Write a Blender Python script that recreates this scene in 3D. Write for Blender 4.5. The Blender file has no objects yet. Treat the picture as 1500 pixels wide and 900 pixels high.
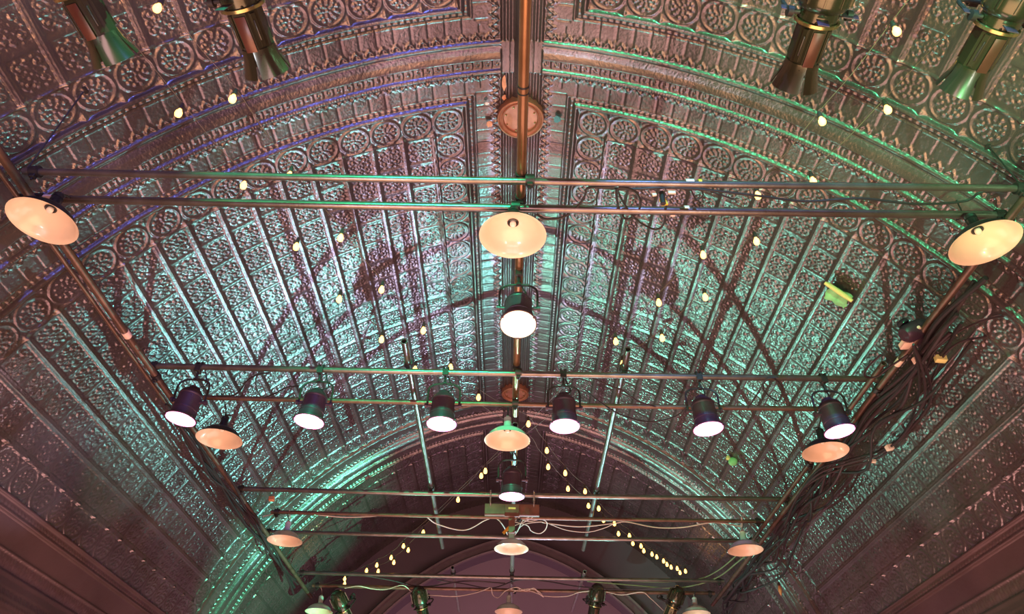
import bpy, math, random
import numpy as np
from mathutils import Vector, Matrix
random.seed(7)
C = bpy.context.scene.collection
PI = math.pi
CZ = 1.6                       # eye height: hall heights below are measured from the eye, floor is z = 0

# ------------------------------------------------------------------ camera
F_PX, PITCH, ROLL, YAW, X0 = 1080.548, math.radians(37.6114), math.radians(1.2578), -0.00664793, 0.0121952
def _dir(u, v, w):
    c, s = math.cos(ROLL), math.sin(ROLL)
    u2, v2 = u*c - v*s, u*s + v*c
    X = u2; Y = w*math.cos(PITCH) - v2*math.sin(PITCH); H = w*math.sin(PITCH) + v2*math.cos(PITCH)
    cy, sy = math.cos(YAW), math.sin(YAW)
    return Vector((X*cy + Y*sy, -X*sy + Y*cy, H))
CAM = Vector((-X0, 0, CZ))
cam = bpy.data.objects.new('camera', bpy.data.cameras.new('camera'))
C.objects.link(cam)
cam.data.sensor_width = 36; cam.data.lens = F_PX*36/1500
cam.data.clip_start = .05; cam.data.clip_end = 100
R, U, B = _dir(1, 0, 0), _dir(0, 1, 0), -_dir(0, 0, 1)
cam.matrix_world = Matrix(((R.x, U.x, B.x, CAM.x), (R.y, U.y, B.y, CAM.y), (R.z, U.z, B.z, CAM.z), (0, 0, 0, 1)))
bpy.context.scene.camera = cam

def sight(px, py): return _dir((px-750)/F_PX, (450-py)/F_PX, 1)
def atH(px, py, H):            # point of the hall at height H above the eye
    d = sight(px, py); return CAM + d*(H/d.z)
def atY(px, py, Y):
    d = sight(px, py); return CAM + d*(Y/d.y)

# ------------------------------------------------------------------ vault outline
VA, VB, VK, VTOP = 4.00262499, 3.9442596, 0.101846818, 5.5
_t = np.linspace(0, PI/2, 4000)
_px = VA*np.sin(_t); _ph = VTOP - VK*_px - VB*(1-np.cos(_t))
_s = np.concatenate([[0], np.cumsum(np.hypot(np.diff(_px), np.diff(_ph)))])
_px = np.append(_px, VA); _ph = np.append(_ph, _ph[-1]-1); _s = np.append(_s, _s[-1]+1)
_nx = np.gradient(_ph, _s); _nh = -np.gradient(_px, _s)      # inward normal (towards the room) on the +x side
def vault(s):                 # (x, z, nx, nz)
    a = np.abs(s); g = np.sign(s); g = np.where(g == 0, 1, g)
    return g*np.interp(a, _s, _px), np.interp(a, _s, _ph)+CZ, g*np.interp(a, _s, _nx), np.interp(a, _s, _nh)
def on_vault(px, py, lift=0.0):
    d = sight(px, py); best = None
    l0 = .5
    def inside(l):
        p = CAM + d*l; x = abs(p.x)
        if x >= VA: return False
        return p.z - CZ < np.interp(x, _px, _ph)
    lo, hi = .5, 30
    for _ in range(50):
        m = (lo+hi)/2
        if inside(m): lo = m
        else: hi = m
    p = CAM + d*lo
    s = np.interp(abs(p.x), _px, _s)*(1 if p.x > 0 else -1)
    x, z, nx, nz = vault(np.array([s]))
    n = Vector((float(nx[0]), 0, float(nz[0]))).normalized()
    return p + n*lift, n

# ------------------------------------------------------------------ materials
def principled(name, col, rough=.5, metal=0.0, spec=.5, **kw):
    m = bpy.data.materials.new(name); m.use_nodes = True
    nt = m.node_tree; b = nt.nodes['Principled BSDF']
    b.inputs['Base Color'].default_value = (*col, 1); b.inputs['Roughness'].default_value = rough
    b.inputs['Metallic'].default_value = metal; b.inputs['Specular IOR Level'].default_value = spec
    if kw.get('coat'): b.inputs['Coat Weight'].default_value = kw['coat']; b.inputs['Coat Roughness'].default_value = .12
    vary = kw.get('vary', .25); sc = kw.get('scale', 9)
    tc = nt.nodes.new('ShaderNodeTexCoord'); n = nt.nodes.new('ShaderNodeTexNoise')
    n.inputs['Scale'].default_value = sc; n.inputs['Detail'].default_value = 5
    nt.links.new(tc.outputs['Object'], n.inputs['Vector'])
    r = nt.nodes.new('ShaderNodeValToRGB'); nt.links.new(n.outputs['Fac'], r.inputs['Fac'])
    r.color_ramp.elements[0].position = .3; r.color_ramp.elements[1].position = .7
    c2 = kw.get('col2') or tuple(c*(1-vary) for c in col)
    r.color_ramp.elements[0].color = (*c2, 1); r.color_ramp.elements[1].color = (*col, 1)
    nt.links.new(r.outputs['Color'], b.inputs['Base Color'])
    if kw.get('bump'):
        n2 = nt.nodes.new('ShaderNodeTexNoise'); n2.inputs['Scale'].default_value = kw.get('bscale', 60); n2.inputs['Detail'].default_value = 3
        nt.links.new(tc.outputs['Object'], n2.inputs['Vector'])
        bm = nt.nodes.new('ShaderNodeBump'); bm.inputs['Strength'].default_value = kw['bump']; bm.inputs['Distance'].default_value = kw.get('bdist', .004)
        nt.links.new(n2.outputs['Fac'], bm.inputs['Height']); nt.links.new(bm.outputs['Normal'], b.inputs['Normal'])
    return m
def glow(name, col, strength):
    m = bpy.data.materials.new(name); m.use_nodes = True
    b = m.node_tree.nodes['Principled BSDF']
    b.inputs['Base Color'].default_value = (*col, 1)
    b.inputs['Emission Color'].default_value = (*col, 1); b.inputs['Emission Strength'].default_value = strength
    return m
M = {}
M['tin'] = principled('bronze_painted_tin', (.215, .18, .178), .25, .74, .6, col2=(.12, .095, .092), scale=1.6, bump=.5, bscale=38, bdist=.006)
M['cornice'] = principled('brown_painted_tin', (.13, .08, .08), .36, .4, .5, vary=.3, scale=2, bump=.3, bscale=30)
M['frieze'] = principled('brown_flat_paint', (.17, .10, .085), .6, 0, .3, vary=.15, scale=1.2)
M['wall'] = principled('plum_wall_paint', (.11, .078, .10), .7, 0, .3, vary=.2, scale=1.4)
M['wallside'] = principled('brown_wall_paint', (.10, .06, .055), .7, 0, .3, vary=.2, scale=1.4)
M['archtrim'] = principled('dark_arch_moulding', (.13, .09, .105), .4, 0, .4, vary=.2)
M['backdrop'] = principled('stage_plaster', (.40, .32, .36), .8, 0, .2, vary=.12, scale=.8)
M['floor'] = principled('floorboards', (.32, .19, .11), .5, 0, .4, vary=.35, scale=3)
M['pipe'] = principled('steel_pipe', (.23, .21, .20), .28, .8, .5, col2=(.15, .12, .10), scale=7, bump=.15)
M['rustpipe'] = principled('rusty_iron_pipe', (.20, .12, .085), .4, .6, .5, col2=(.11, .065, .05), scale=10, bump=.2)
M['brass'] = principled('brown_lacquered_pipe', (.42, .24, .13), .28, .8, .5, col2=(.30, .16, .08), scale=6)
M['chrome'] = principled('galvanised_pipe', (.62, .60, .58), .22, .9, .5, vary=.3, scale=8)
M['clamp'] = principled('cast_iron_clamp', (.06, .05, .05), .5, .6, .5, vary=.4, scale=30)
M['cream'] = principled('cream_enamel', (.82, .64, .46), .32, 0, .5, vary=.06, scale=3, coat=.4)
M['enamel_dark'] = principled('black_and_unlit_enamel', (.02, .018, .02), .3, 0, .5, vary=.3, coat=.3)  # black parts, and white lamp shades blackened as if unlit
M['enamel_white'] = principled('white_enamel', (.62, .62, .60), .3, 0, .5, vary=.1, coat=.4)
M['bulb_off'] = principled('frosted_bulb', (.8, .74, .62), .3, 0, .5, vary=.05)
M['can'] = principled('haze_tinted_can_paint', (.075, .040, .065), .42, .3, .5, vary=.3)  # purple tint of the haze glow put into the black paint
M['rim_glow_pink'] = glow('pink_rim_halo', (1, .30, .62), 2.6)
M['rim_glow_warm'] = glow('warm_rim_halo', (1, .72, .42), 2.6)
M['can_white'] = glow('white_hot_lens', (1, .93, .82), 30)
M['can_pink'] = glow('pink_hot_lens', (1, .80, .90), 26)
M['leko'] = principled('glossy_black_casting', (.045, .042, .024), .26, .5, .6, vary=.3, coat=.5)
M['leko_red'] = principled('red_barrel_reflection', (.10, .035, .025), .35, .2, .5)
M['brassring'] = principled('brass_lens_ring', (.45, .38, .18), .25, .9, .5)
M['glass'] = principled('dark_lens_glass', (.02, .02, .03), .08, 0, .8)
M['medal'] = principled('copper_painted_disc', (.46, .20, .12), .45, .4, .5, col2=(.32, .13, .08), scale=14)
M['white_cable'] = principled('white_cable', (.62, .52, .45), .5, 0, .4, vary=.1)
M['black_cable'] = principled('black_rubber_cable', (.022, .018, .02), .5, 0, .4, vary=.2)
M['maroon_cable'] = principled('dark_brown_cable', (.032, .018, .022), .45, 0, .5, vary=.2)
M['green_cable'] = principled('olive_cable', (.16, .20, .10), .5, 0, .4, vary=.2)
M['wire'] = principled('string_light_wire', (.16, .12, .08), .5, 0, .4, vary=.2)
M['filament'] = glow('warm_filament_bulb', (1, .50, .11), 4.5)
M['socket'] = principled('bakelite_socket', (.05, .035, .03), .4, 0, .5)
M['wood'] = principled('stained_wood', (.22, .10, .075), .5, 0, .4, col2=(.12, .05, .04), scale=12)
M['white_tape'] = principled('pink_white_tape', (.85, .62, .52), .55, 0, .4, vary=.08)
M['yellow_tape'] = principled('yellow_tape', (.85, .55, .05), .5, 0, .4, vary=.08)
M['orange_tag'] = principled('orange_tag', (.85, .38, .05), .5, 0, .4, vary=.08)
M['green_paper'] = principled('green_tinted_paper', (.30, .75, .32), .6, 0, .4, vary=.2)  # green of the light on the sheet put into its colour
M['yellow_tube'] = principled('yellow_cardboard', (.85, .78, .30), .6, 0, .4, vary=.1)
M['copper'] = principled('bare_copper_patch', (.75, .30, .14), .45, .2, .5, vary=.3, scale=40)
M['teal_patch'] = principled('teal_paint_patch', (.05, .22, .26), .4, 0, .5, vary=.3, scale=40)
M['hot_white'] = principled('white_porcelain', (.8, .76, .7), .25, 0, .5, vary=.05)

# ------------------------------------------------------------------ mesh helpers
class MB:
    def __init__(s): s.v = []; s.f = []
    def add(s, vs, fs):
        o = len(s.v); s.v += [tuple(v) for v in vs]; s.f += [tuple(i+o for i in f) for f in fs]; return s
    def box(s, c, d, m=None, bev=0):
        cx, cy, cz = c; x, y, z = d[0]/2, d[1]/2, d[2]/2
        if bev <= 0: bev = min(x, y, z)*.18
        b = bev
        rings = []
        for (zz, k) in ((-z, b), (-z+b, 0), (z-b, 0), (z, b)):
            X, Y = x-k, y-k
            rings.append([(X-b, -Y, zz), (X, -Y+b, zz), (X, Y-b, zz), (X-b, Y, zz), (-X+b, Y, zz), (-X, Y-b, zz), (-X, -Y+b, zz), (-X+b, -Y, zz)])
        vs = [Vector((cx+p[0], cy+p[1], cz+p[2])) for r in rings for p in r]
        if m: vs = [m @ v for v in vs]
        fs = [tuple(range(7, -1, -1)), tuple(24+i for i in range(8))]
        for r in range(3):
            for i in range(8):
                j = (i+1) % 8; fs.append((r*8+i, r*8+j, (r+1)*8+j, (r+1)*8+i))
        return s.add(vs, fs)
    def tube(s, pts, r, seg=10, caps=True, hollow=False):
        pts = [Vector(p) for p in pts]; n = len(pts); vs = []; fs = []
        rad = r if isinstance(r, (list, tuple)) else [r]*n
        t0 = (pts[1]-pts[0]).normalized(); up = Vector((0, 0, 1)) if abs(t0.z) < .9 else Vector((1, 0, 0))
        a = t0.cross(up).normalized()
        for i, p in enumerate(pts):
            t = (pts[min(i+1, n-1)]-pts[max(i-1, 0)]).normalized()
            a = (a - t*a.dot(t)).normalized(); b = t.cross(a)
            for k in range(seg):
                w = 2*PI*k/seg; vs.append(p + (a*math.cos(w)+b*math.sin(w))*rad[i])
        for i in range(n-1):
            for k in range(seg):
                j = (k+1) % seg; fs.append((i*seg+k, i*seg+j, (i+1)*seg+j, (i+1)*seg+k))
        if hollow:
            base = len(vs); ti = (pts[-1]-pts[0]).normalized()
            for end in (0, n-1):
                p = pts[end]; ring0 = end*seg
                o = len(vs)
                inn = (pts[1]-pts[0]).normalized()*.25 if end == 0 else (pts[-2]-pts[-1]).normalized()*.25
                for k in range(seg): vs.append(p + (Vector(vs[ring0+k])-p)*.78)
                for k in range(seg): vs.append(p + inn + (Vector(vs[ring0+k])-p)*.78)
                for k in range(seg):
                    j = (k+1) % seg
                    fs.append((ring0+k, ring0+j, o+j, o+k)); fs.append((o+k, o+j, o+seg+j, o+seg+k))
                fs.append(tuple(o+seg+k for k in range(seg)))
        elif caps: fs.append(tuple(range(seg-1, -1, -1))); fs.append(tuple((n-1)*seg+k for k in range(seg)))
        return s.add(vs, fs)
    def lathe(s, prof, seg=32, m=None, close=False):   # prof: (radius, z)
        vs = []; fs = []
        for (r, z) in prof:
            for k in range(seg):
                w = 2*PI*k/seg; vs.append(Vector((r*math.cos(w), r*math.sin(w), z)))
        if m: vs = [m @ v for v in vs]
        n = len(prof)
        for i in range(n-1):
            for k in range(seg):
                j = (k+1) % seg; fs.append((i*seg+k, i*seg+j, (i+1)*seg+j, (i+1)*seg+k))
        if close: fs.append(tuple(range(seg-1, -1, -1))); fs.append(tuple((n-1)*seg+k for k in range(seg)))
        return s.add(vs, fs)
    def build(s, name, mat, parent=None, loc=(0, 0, 0), smooth=True, ang=40):
        me = bpy.data.meshes.new(name); me.from_pydata(s.v, [], s.f); me.update()
        if smooth:
            me.polygons.foreach_set('use_smooth', [True]*len(me.polygons))
            me.set_sharp_from_angle(angle=math.radians(ang))
        me.materials.append(mat)
        o = bpy.data.objects.new(name, me); C.objects.link(o); o.location = loc
        if parent: o.parent = parent
        return o
def tag(o, label=None, cat=None, group=None, kind=None):
    if label: o['label'] = label
    if cat: o['category'] = cat
    if group: o['group'] = group
    if kind: o['kind'] = kind
    return o
def thing(name, label, cat, loc=(0, 0, 0), group=None):
    o = bpy.data.objects.new(name, None); C.objects.link(o); o.location = loc; o.empty_display_size = .1
    return tag(o, label, cat, group)
def kids(o): return [c for c in C.objects if c.parent == o]
def copy_tree(o, parent=None):
    c = o.copy(); C.objects.link(c); c.parent = parent
    for ch in kids(o): copy_tree(ch, c)
    return c
def spline(pts, n=8):
    pts = [Vector(p) for p in pts]; out = []
    P = [pts[0]*2-pts[1]]+pts+[pts[-1]*2-pts[-2]]
    for i in range(1, len(P)-2):
        a, b, c, d = P[i-1], P[i], P[i+1], P[i+2]
        for k in range(n):
            t = k/n
            out.append(.5*((2*b)+(c-a)*t+(2*a-5*b+4*c-d)*t*t+(3*b-a-3*c+d)*t**3))
    out.append(pts[-1]); return out
def struct(o): return tag(o, kind='structure')

# ------------------------------------------------------------------ pressed-tin vault: real relief
RIBS = [-2.515, 3.635, 9.785]
BAYS = [(-1.755, 2.875), (4.395, 9.025), (10.545, 15.175)]
CS, CY = .285, (9.025-4.395)/16
S_IN, S_OUT = .81, 5.085
def gs(x, w): return np.exp(-(x/w)**2)
def step(a, b, x): t = np.clip((x-a)/(b-a), 0, 1); return t*t*(3-2*t)
def scroll_motif(u, v, flip):
    p, q = np.abs(u), np.abs(v)
    h = np.zeros_like(u)
    # four curling scrolls, one in each quarter
    du, dv = p-.52, q-.50
    d = np.hypot(du, dv); ph = np.arctan2(dv, du)*np.where(flip, 1, -1)
    h += .8*np.clip(np.cos(d*24 - ph)+.15, -.3, 1)*np.exp(-(d/.40)**6)*(.72+.28*np.sin(7*ph+3*d))
    h += 1.1*gs(d, .07)
    # centre rosette
    r = np.hypot(u, v); th = np.arctan2(v, u)
    h += 1.0*gs(r, .10) + .85*gs(r-.27, .09)*(.5+.5*np.cos(8*th))
    # leaves on the axes
    h += .9*gs(p-.80, .12)*gs(q, .10) + .9*gs(q-.80, .12)*gs(p, .10)
    h += .6*gs(p-.93, .07)*gs(q-.93, .07) + .7*gs(p-.30, .06)*gs(q-.34, .06)
    h += .8*gs(p-.50, .07)*gs(q, .06)+.8*gs(q-.50, .07)*gs(p, .06)+.8*gs(p-.93, .05)*gs(q-.45, .06)+.8*gs(q-.93, .05)*gs(p-.45, .06)
    h += .7*gs(p-.68, .05)*gs(q-.18, .05)+.7*gs(q-.68, .05)*gs(p-.18, .05)
    return h
def circle_motif(u, v):
    r = np.hypot(u, v); th = np.arctan2(v, u)
    h = .75*gs(r-.88, .06)+.25*gs(r-.74, .03)
    w = step(.74, .62, r)
    h += w*(.8*gs(r, .08)+.95*gs(r-.56, .075)*(.5+.5*np.cos(11*th))+.9*gs(r-.38, .07)*(.5+.5*np.cos(8*th+1))+.8*gs(r-.21, .06)*(.5+.5*np.cos(5*th)))
    p, q = np.abs(u), np.abs(v)
    h += .9*gs(p-.97, .09)*step(.45, .95, q)+.7*gs(q-.95, .08)*step(.55, .9, p)
    return h
def key_motif(a, t):         # greek key: along a, across t in 0..1
    w = np.mod(a/.085, 1)
    z = np.zeros_like(a)
    def bar(lo, hi, x): return step(lo-.03, lo+.03, x)*step(hi+.03, hi-.03, x)
    z = np.maximum(z, bar(.05, .95, w)*bar(.86, .98, t)); z = np.maximum(z, bar(.05, .19, w)*bar(.05, .95, t))
    z = np.maximum(z, bar(.05, .75, w)*bar(.05, .18, t)); z = np.maximum(z, bar(.62, .75, w)*bar(.05, .66, t))
    z = np.maximum(z, bar(.36, .75, w)*bar(.52, .66, t)); z = np.maximum(z, bar(.36, .48, w)*bar(.34, .62, t))
    return z
def relief(s, y):
    a = np.abs(s)
    h = np.zeros_like(a)
    bay = np.where(y < RIBS[1], 0, np.where(y < RIBS[2], 1, 2))
    y0 = np.array([b[0] for b in BAYS])[bay]; y1 = np.array([b[1] for b in BAYS])[bay]
    dyo = np.maximum(y0-y, y-y1); dso = np.maximum(S_IN-a, a-S_OUT)
    e = np.maximum(dyo, dso); lng = dso > dyo          # lng: band runs along the hall
    al = np.where(lng, y, a)
    # --- cells
    U = (a-S_IN)/CS; V = (y-y0)/CY
    cu, cv = np.floor(U), np.floor(V)
    fu, fv = U-cu, V-cv
    ds = np.minimum(fu, 1-fu)*CS; dy = np.minimum(fv, 1-fv)*CY
    rs = .013*step(.030, .022, ds)-.008*gs(ds-.013, .0045)+.003*gs(ds, .006)
    ry = .006*step(.022, .017, dy)-.004*gs(dy-.009, .0035)
    k = .78
    mu, mv = (fu-.5)*2/k, (fv-.5)*2/k
    ins = step(1.03, .97, np.maximum(np.abs(mu), np.abs(mv)))
    mot = .0115*scroll_motif(np.clip(mu, -1.1, 1.1), np.clip(mv, -1.1, 1.1), (cu+cv) % 2 == 0)*ins
    frame = .004*gs(np.maximum(np.abs(mu), np.abs(mv))-1.06, .035)
    cell = np.maximum(rs, ry)+mot+frame
    # --- circles round the cells
    pitch = np.where(lng, CY, CS); org = np.where(lng, y0, S_IN)
    fa = np.mod((al-org)/pitch, 1); ca = (fa-.5)*2; ct = (e/.28-.5)*2
    circ = .013*circle_motif(ca*.98, ct*.98)+.015*gs(e-.010, .010)-.006*gs(e-.026, .005)+.006*gs(e-.036, .005)*(np.sin(al*PI/.045) > -.5)
    # --- moulding
    t1 = np.clip((e-.285)/.052, 0, 1)
    mould = .036*np.sqrt(np.clip(1-(2*t1-1)**2, 0, 1))
    bead = .010*np.abs(np.sin(al*PI/.052))*gs(e-.358, .012)
    md = np.where(e < .337, mould, bead)-.012*gs(e-.384, .006)
    # --- plain squares
    sq = -.006*gs(np.mod(al, .14)-.07, .0055)+.006*gs(e-.392, .006)
    # --- zigzag
    zz = np.abs(np.mod(al/.11, 1)*2-1)
    tz = (e-.530)/.10
    zig = .012*gs(tz-(.14+.72*zz), .11)+.008*gs(tz-(.16+.70*(1-zz)), .16)*gs(zz-.5, .5)*.6
    h = np.where(e < 0, cell, np.where(e < .28, circ, np.where(e < .388, md, np.where(e < .530, sq, zig))))
    # --- rib centres: cove, greek key, ribbed moulding
    yc = np.array(RIBS)[np.argmin(np.abs(y[..., None]-np.array(RIBS)), axis=-1)] if y.ndim == 1 else np.where(np.abs(y-RIBS[1]) < 3.1, RIBS[1], np.where(y > 6.7, RIBS[2], RIBS[0]))
    d = y-yc
    rib = np.interp(d, [-.16, -.150, -.135, -.12, -.105, -.09, -.06, -.02, 0, .008, .015, .09, .097, .105, .12, .14, .155, .165],
                       [.0, .028, .034, .028, .018, .030, .048, .058, .060, .050, .034, .034, .046, .060, .066, .058, .036, 0])
    rib = rib+.009*key_motif(a, np.clip((d-.018)/.070, 0, 1))*(d > .012)*(d < .092)
    rib = rib+.004*np.sin(a*2*PI/.016)*gs(d-.128, .018)
    h = np.where((np.abs(d) < .166) & (a > .10), rib, h)
    # --- ridge roll
    rr = np.interp(a, [0, .02, .05, .075, .085, .10, .118, .125, .14, .158, .165, .18],
                      [.075, .072, .050, .018, .012, .030, .034, .010, .010, .028, .030, 0])
    h = np.where(a < .18, np.where(np.abs(d) < .16, np.maximum(rr, .03), rr), h)
    # --- cornice under the panels
    b = a-5.345
    pr = np.interp(b, [0, .006, .02, .034, .040, .055, .095, .10, .112, .125, .128, .32, .325, .335, .345, .45, .455, .47, .50, .53, .56, .60, .63, .66, .70, .73, .84],
                      [.01, .030, .036, .030, .012, .012, .012, .034, .040, .030, .008, .008, .030, .034, .016, .016, .040, .055, .060, .075, .09, .10, .13, .14, .155, .165, .165])
    pr = pr+.012*np.abs(np.sin(y*PI/.05))*gs(b-.075, .014)
    pr = pr+(.010*np.abs(np.sin(y*PI/.045)+.6*np.sin(y*PI/.013+b*60)))*gs(b-.395, .045)
    pr = pr+.012*np.abs(np.sin(y*PI/.060))*gs(b-.60, .014)+.010*np.abs(np.sin(y*PI/.04))*gs(b-.68, .016)
    h = np.where(b > 0, pr, h)
    return h
def grid_vals(a, b, d): n = max(2, int(round((b-a)/d))+1); return np.linspace(a, b, n)
def axis_steps(segs):
    out = []
    for a, b, d in segs: v = grid_vals(a, b, d); out.append(v if not out else v[1:])
    return np.concatenate(out)
def sheet(name, sv, yv, mat):
    S, Y = np.meshgrid(sv, yv, indexing='ij')
    h = relief(S, Y)
    # slow dents of old sheet metal
    h = h+.0022*np.sin(S*3.1+Y*1.7)*np.sin(Y*4.3-S*2.2)+.0012*np.sin(S*17+2*np.sin(Y*5))*np.sin(Y*13+S*3)
    x, z, nx, nz = vault(S)
    # near the ridge let the normals turn smoothly
    P = np.stack([x+nx*h, Y, z+nz*h], -1).reshape(-1, 3)
    ns, ny = len(sv), len(yv)
    i = np.arange(ns-1)[:, None]*ny+np.arange(ny-1)[None, :]
    q = np.stack([i, i+ny, i+ny+1, i+1], -1).reshape(-1, 4)
    me = bpy.data.meshes.new(name)
    me.vertices.add(len(P)); me.vertices.foreach_set('co', P.astype(np.float32).ravel())
    me.loops.add(q.size); me.loops.foreach_set('vertex_index', q.astype(np.int32).ravel())
    me.polygons.add(len(q)); me.polygons.foreach_set('loop_start', (np.arange(len(q))*4).astype(np.int32))
    me.update(calc_edges=True)
    me.polygons.foreach_set('use_smooth', np.ones(len(q), dtype=bool))
    me.materials.append(mat)
    o = bpy.data.objects.new(name, me); C.objects.link(o)
    return struct(o)
yN = [(-2.6, 1.6, .04)]
bay0 = axis_steps([(-3.0, 1.4, .045), (1.4, 3.17, .0085)])
rib1 = grid_vals(3.17, 4.10, .0080)
bay1 = axis_steps([(4.10, 5.6, .0085), (5.6, 9.33, .0120)])
rib2 = grid_vals(9.33, 10.24, .011)
bay2 = grid_vals(10.24, 13.05, .0115)
sR = grid_vals(-.43, .43, .0085)
sP = grid_vals(.43, 5.345, .0095)
sC = grid_vals(5.345, 6.185, .0100)
for nm, yv in (('ceiling', bay0), ('trim_1', rib1), ('ceiling', bay1), ('trim_2', rib2), ('ceiling', bay2)):
    for sg in (-1, 1):
        sheet(nm, np.sort(sP*sg), yv, M['tin'])
sheet('trim_3', sR, np.concatenate([bay0, rib1[1:], bay1[1:], rib2[1:], bay2[1:]]), M['tin'])
yC = axis_steps([(-3.0, 3.0, .03), (3.0, 13.05, .0125)])
sheet('trim_4', np.sort(-sC), yC, M['cornice']); sheet('trim_5', sC, yC, M['cornice'])

# ------------------------------------------------------------------ hall below and beyond
def wall_mesh(name, vs, fs, mat):
    return struct(MB().add(vs, fs).build(name, mat, smooth=False))
WX = VA+.0; YB, YE = -3.0, 13.0
zc = float(vault(np.array([6.185]))[1][0])
def slab(name, x0, x1, y0, y1, z0, z1, mat):
    m = MB(); v = [(x, y, z) for z in (z0, z1) for y in (y0, y1) for x in (x0, x1)]
    m.add(v, [(0, 2, 3, 1), (4, 5, 7, 6), (0, 1, 5, 4), (2, 6, 7, 3), (0, 4, 6, 2), (1, 3, 7, 5)])
    return struct(m.build(name, mat, smooth=False))
slab('wall_left', -WX-.2, -WX+.0, YB-.2, YE+.2, 0, zc, M['wallside'])
slab('wall_right', WX-.0, WX+.2, YB-.2, YE+.2, 0, zc, M['wallside'])
slab('floor', -WX-.2, WX+.2, YB-.2, YE+4.4, -.2, 0, M['floor'])
slab('wall_back', -WX-.2, WX+.2, YB-.2, YB, 0, VTOP+CZ+.2, M['wallside'])
# far wall with the arched stage opening
inner = [(0, 4.56), (.30, 4.52), (.62, 4.42), (1.0, 4.25), (1.30, 4.07), (1.75, 3.76), (2.12, 3.42), (2.45, 3.02), (2.70, 2.55), (2.86, 2.0), (2.92, 1.3), (2.92, -1.6)]
ringx = [(0, 4.77), (.33, 4.73), (.68, 4.61), (1.10, 4.43), (1.43, 4.23), (1.91, 3.90), (2.31, 3.52), (2.66, 3.08), (2.93, 2.56), (3.10, 2.0), (3.16, 1.3), (3.16, -1.6)]
def sym(pts): return [(-x, z+CZ) for x, z in reversed(pts[1:])]+[(x, z+CZ) for x, z in pts]
inn = [(p.x, p.y) for p in spline([Vector((x, z, 0)) for x, z in sym(inner)], 5)]
out = [(p.x, p.y) for p in spline([Vector((x, z, 0)) for x, z in sym(ringx)], 5)]
n = len(inn)
outer = []
for i, (x, z) in enumerate(inn):         # project outwards onto the vault outline
    if z <= zc: outer.append((WX*(1 if x > 0 else -1), z)); continue
    a = math.atan2(z-2.0, x); l, hgh = .5, 9
    for _ in range(40):
        mm = (l+hgh)/2; X, Z = mm*math.cos(a), 2.0+mm*math.sin(a)
        if abs(X) < VA and Z-CZ < np.interp(abs(X), _px, _ph): l = mm
        else: hgh = mm
    outer.append(((l+.02)*math.cos(a), 2.0+(l+.02)*math.sin(a)))
vs = []; fs = []
for (x, z), (X, Z) in zip(inn, outer): vs += [(x, YE, z), (X, YE, Z), (x, YE+.35, z), (X, YE+.35, Z)]
for i in range(n-1):
    a, b = i*4, (i+1)*4
    fs += [(a, a+1, b+1, b), (a+2, b+2, b+3, a+3), (a, b, b+2, a+2), (a+1, a+3, b+3, b+1)]
fs += [(0, 2, 3, 1), (4*n-4, 4*n-3, 4*n-1, 4*n-2)]
wall_mesh('wall_stage', vs, fs, M['wall'])
# arch moulding: rings swept round the opening
m = MB()
prof = [(0, 0), (.0, .05), (.12, .07), (.2, .04), (.62, .045), (.7, .10), (.86, .11), (1.0, .05), (1.0, 0)]
vs = []; fs = []
for (x, z), (X, Z) in zip(inn, out):
    for (k, d) in prof: vs.append((x+(X-x)*k, YE-d, z+(Z-z)*k))
np_ = len(prof)
for i in range(n-1):
    for j in range(np_-1): a = i*np_+j; b = a+np_; fs.append((a, a+1, b+1, b))
m.add(vs, fs); struct(m.build('trim_6', M['archtrim'], ang=30))
slab('wall_stage_back', -WX, WX, YE+3.4, YE+3.6, 0, 8, M['backdrop'])
slab('wall_stage_left', -WX-.2, -WX+.4, YE+.35, YE+3.4, 0, 8, M['backdrop'])
slab('wall_stage_right', WX-.4, WX+.2, YE+.35, YE+3.4, 0, 8, M['backdrop'])
slab('ceiling_stage', -WX-.2, WX+.2, YE+.35, YE+3.6, 7.3, 7.5, M['wall'])

# ------------------------------------------------------------------ pipes
PH = 3.35+CZ
R1 = .024
def clamp_mb(c, axis):         # scaffold coupler: collar, bolt and nut
    m = MB(); c = Vector(c)
    d = Vector((1, 0, 0)) if axis == 'x' else Vector((0, 1, 0))
    m.tube([c-d*.028, c+d*.028], .037, 14)
    m.box(c+Vector((0, 0, -.04)), (.035, .035, .03)); m.tube([c+Vector((0, 0, -.07)), c+Vector((0, 0, .05))], .007, 6)
    return m
def pipe(name, a, b, r, mat, label, cat='pipe', clamps=(), hollow=True, tapes=(), group=None, bend=0):
    a, b = Vector(a), Vector(b); base = a
    t = thing(name, label, cat, a, group)
    n = 12
    pts = [(b-a)*i/n + Vector((0, 0, -bend*math.sin(PI*i/n))) for i in range(n+1)]
    MB().tube(pts, r, 16, hollow=hollow).build('tube', mat, t)
    ax = 'x' if abs(b.x-a.x) > abs(b.y-a.y) else 'y'
    for k in clamps: clamp_mb((b-a)*k, ax).build('clamp', M['clamp'], t)
    for k, mt, w in tapes:
        p = (b-a)*k; dd = (b-a).normalized()*w/2
        MB().tube([p-dd, p+dd], r+.0025, 14).build('tape', M[mt], t)
    return t
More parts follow.
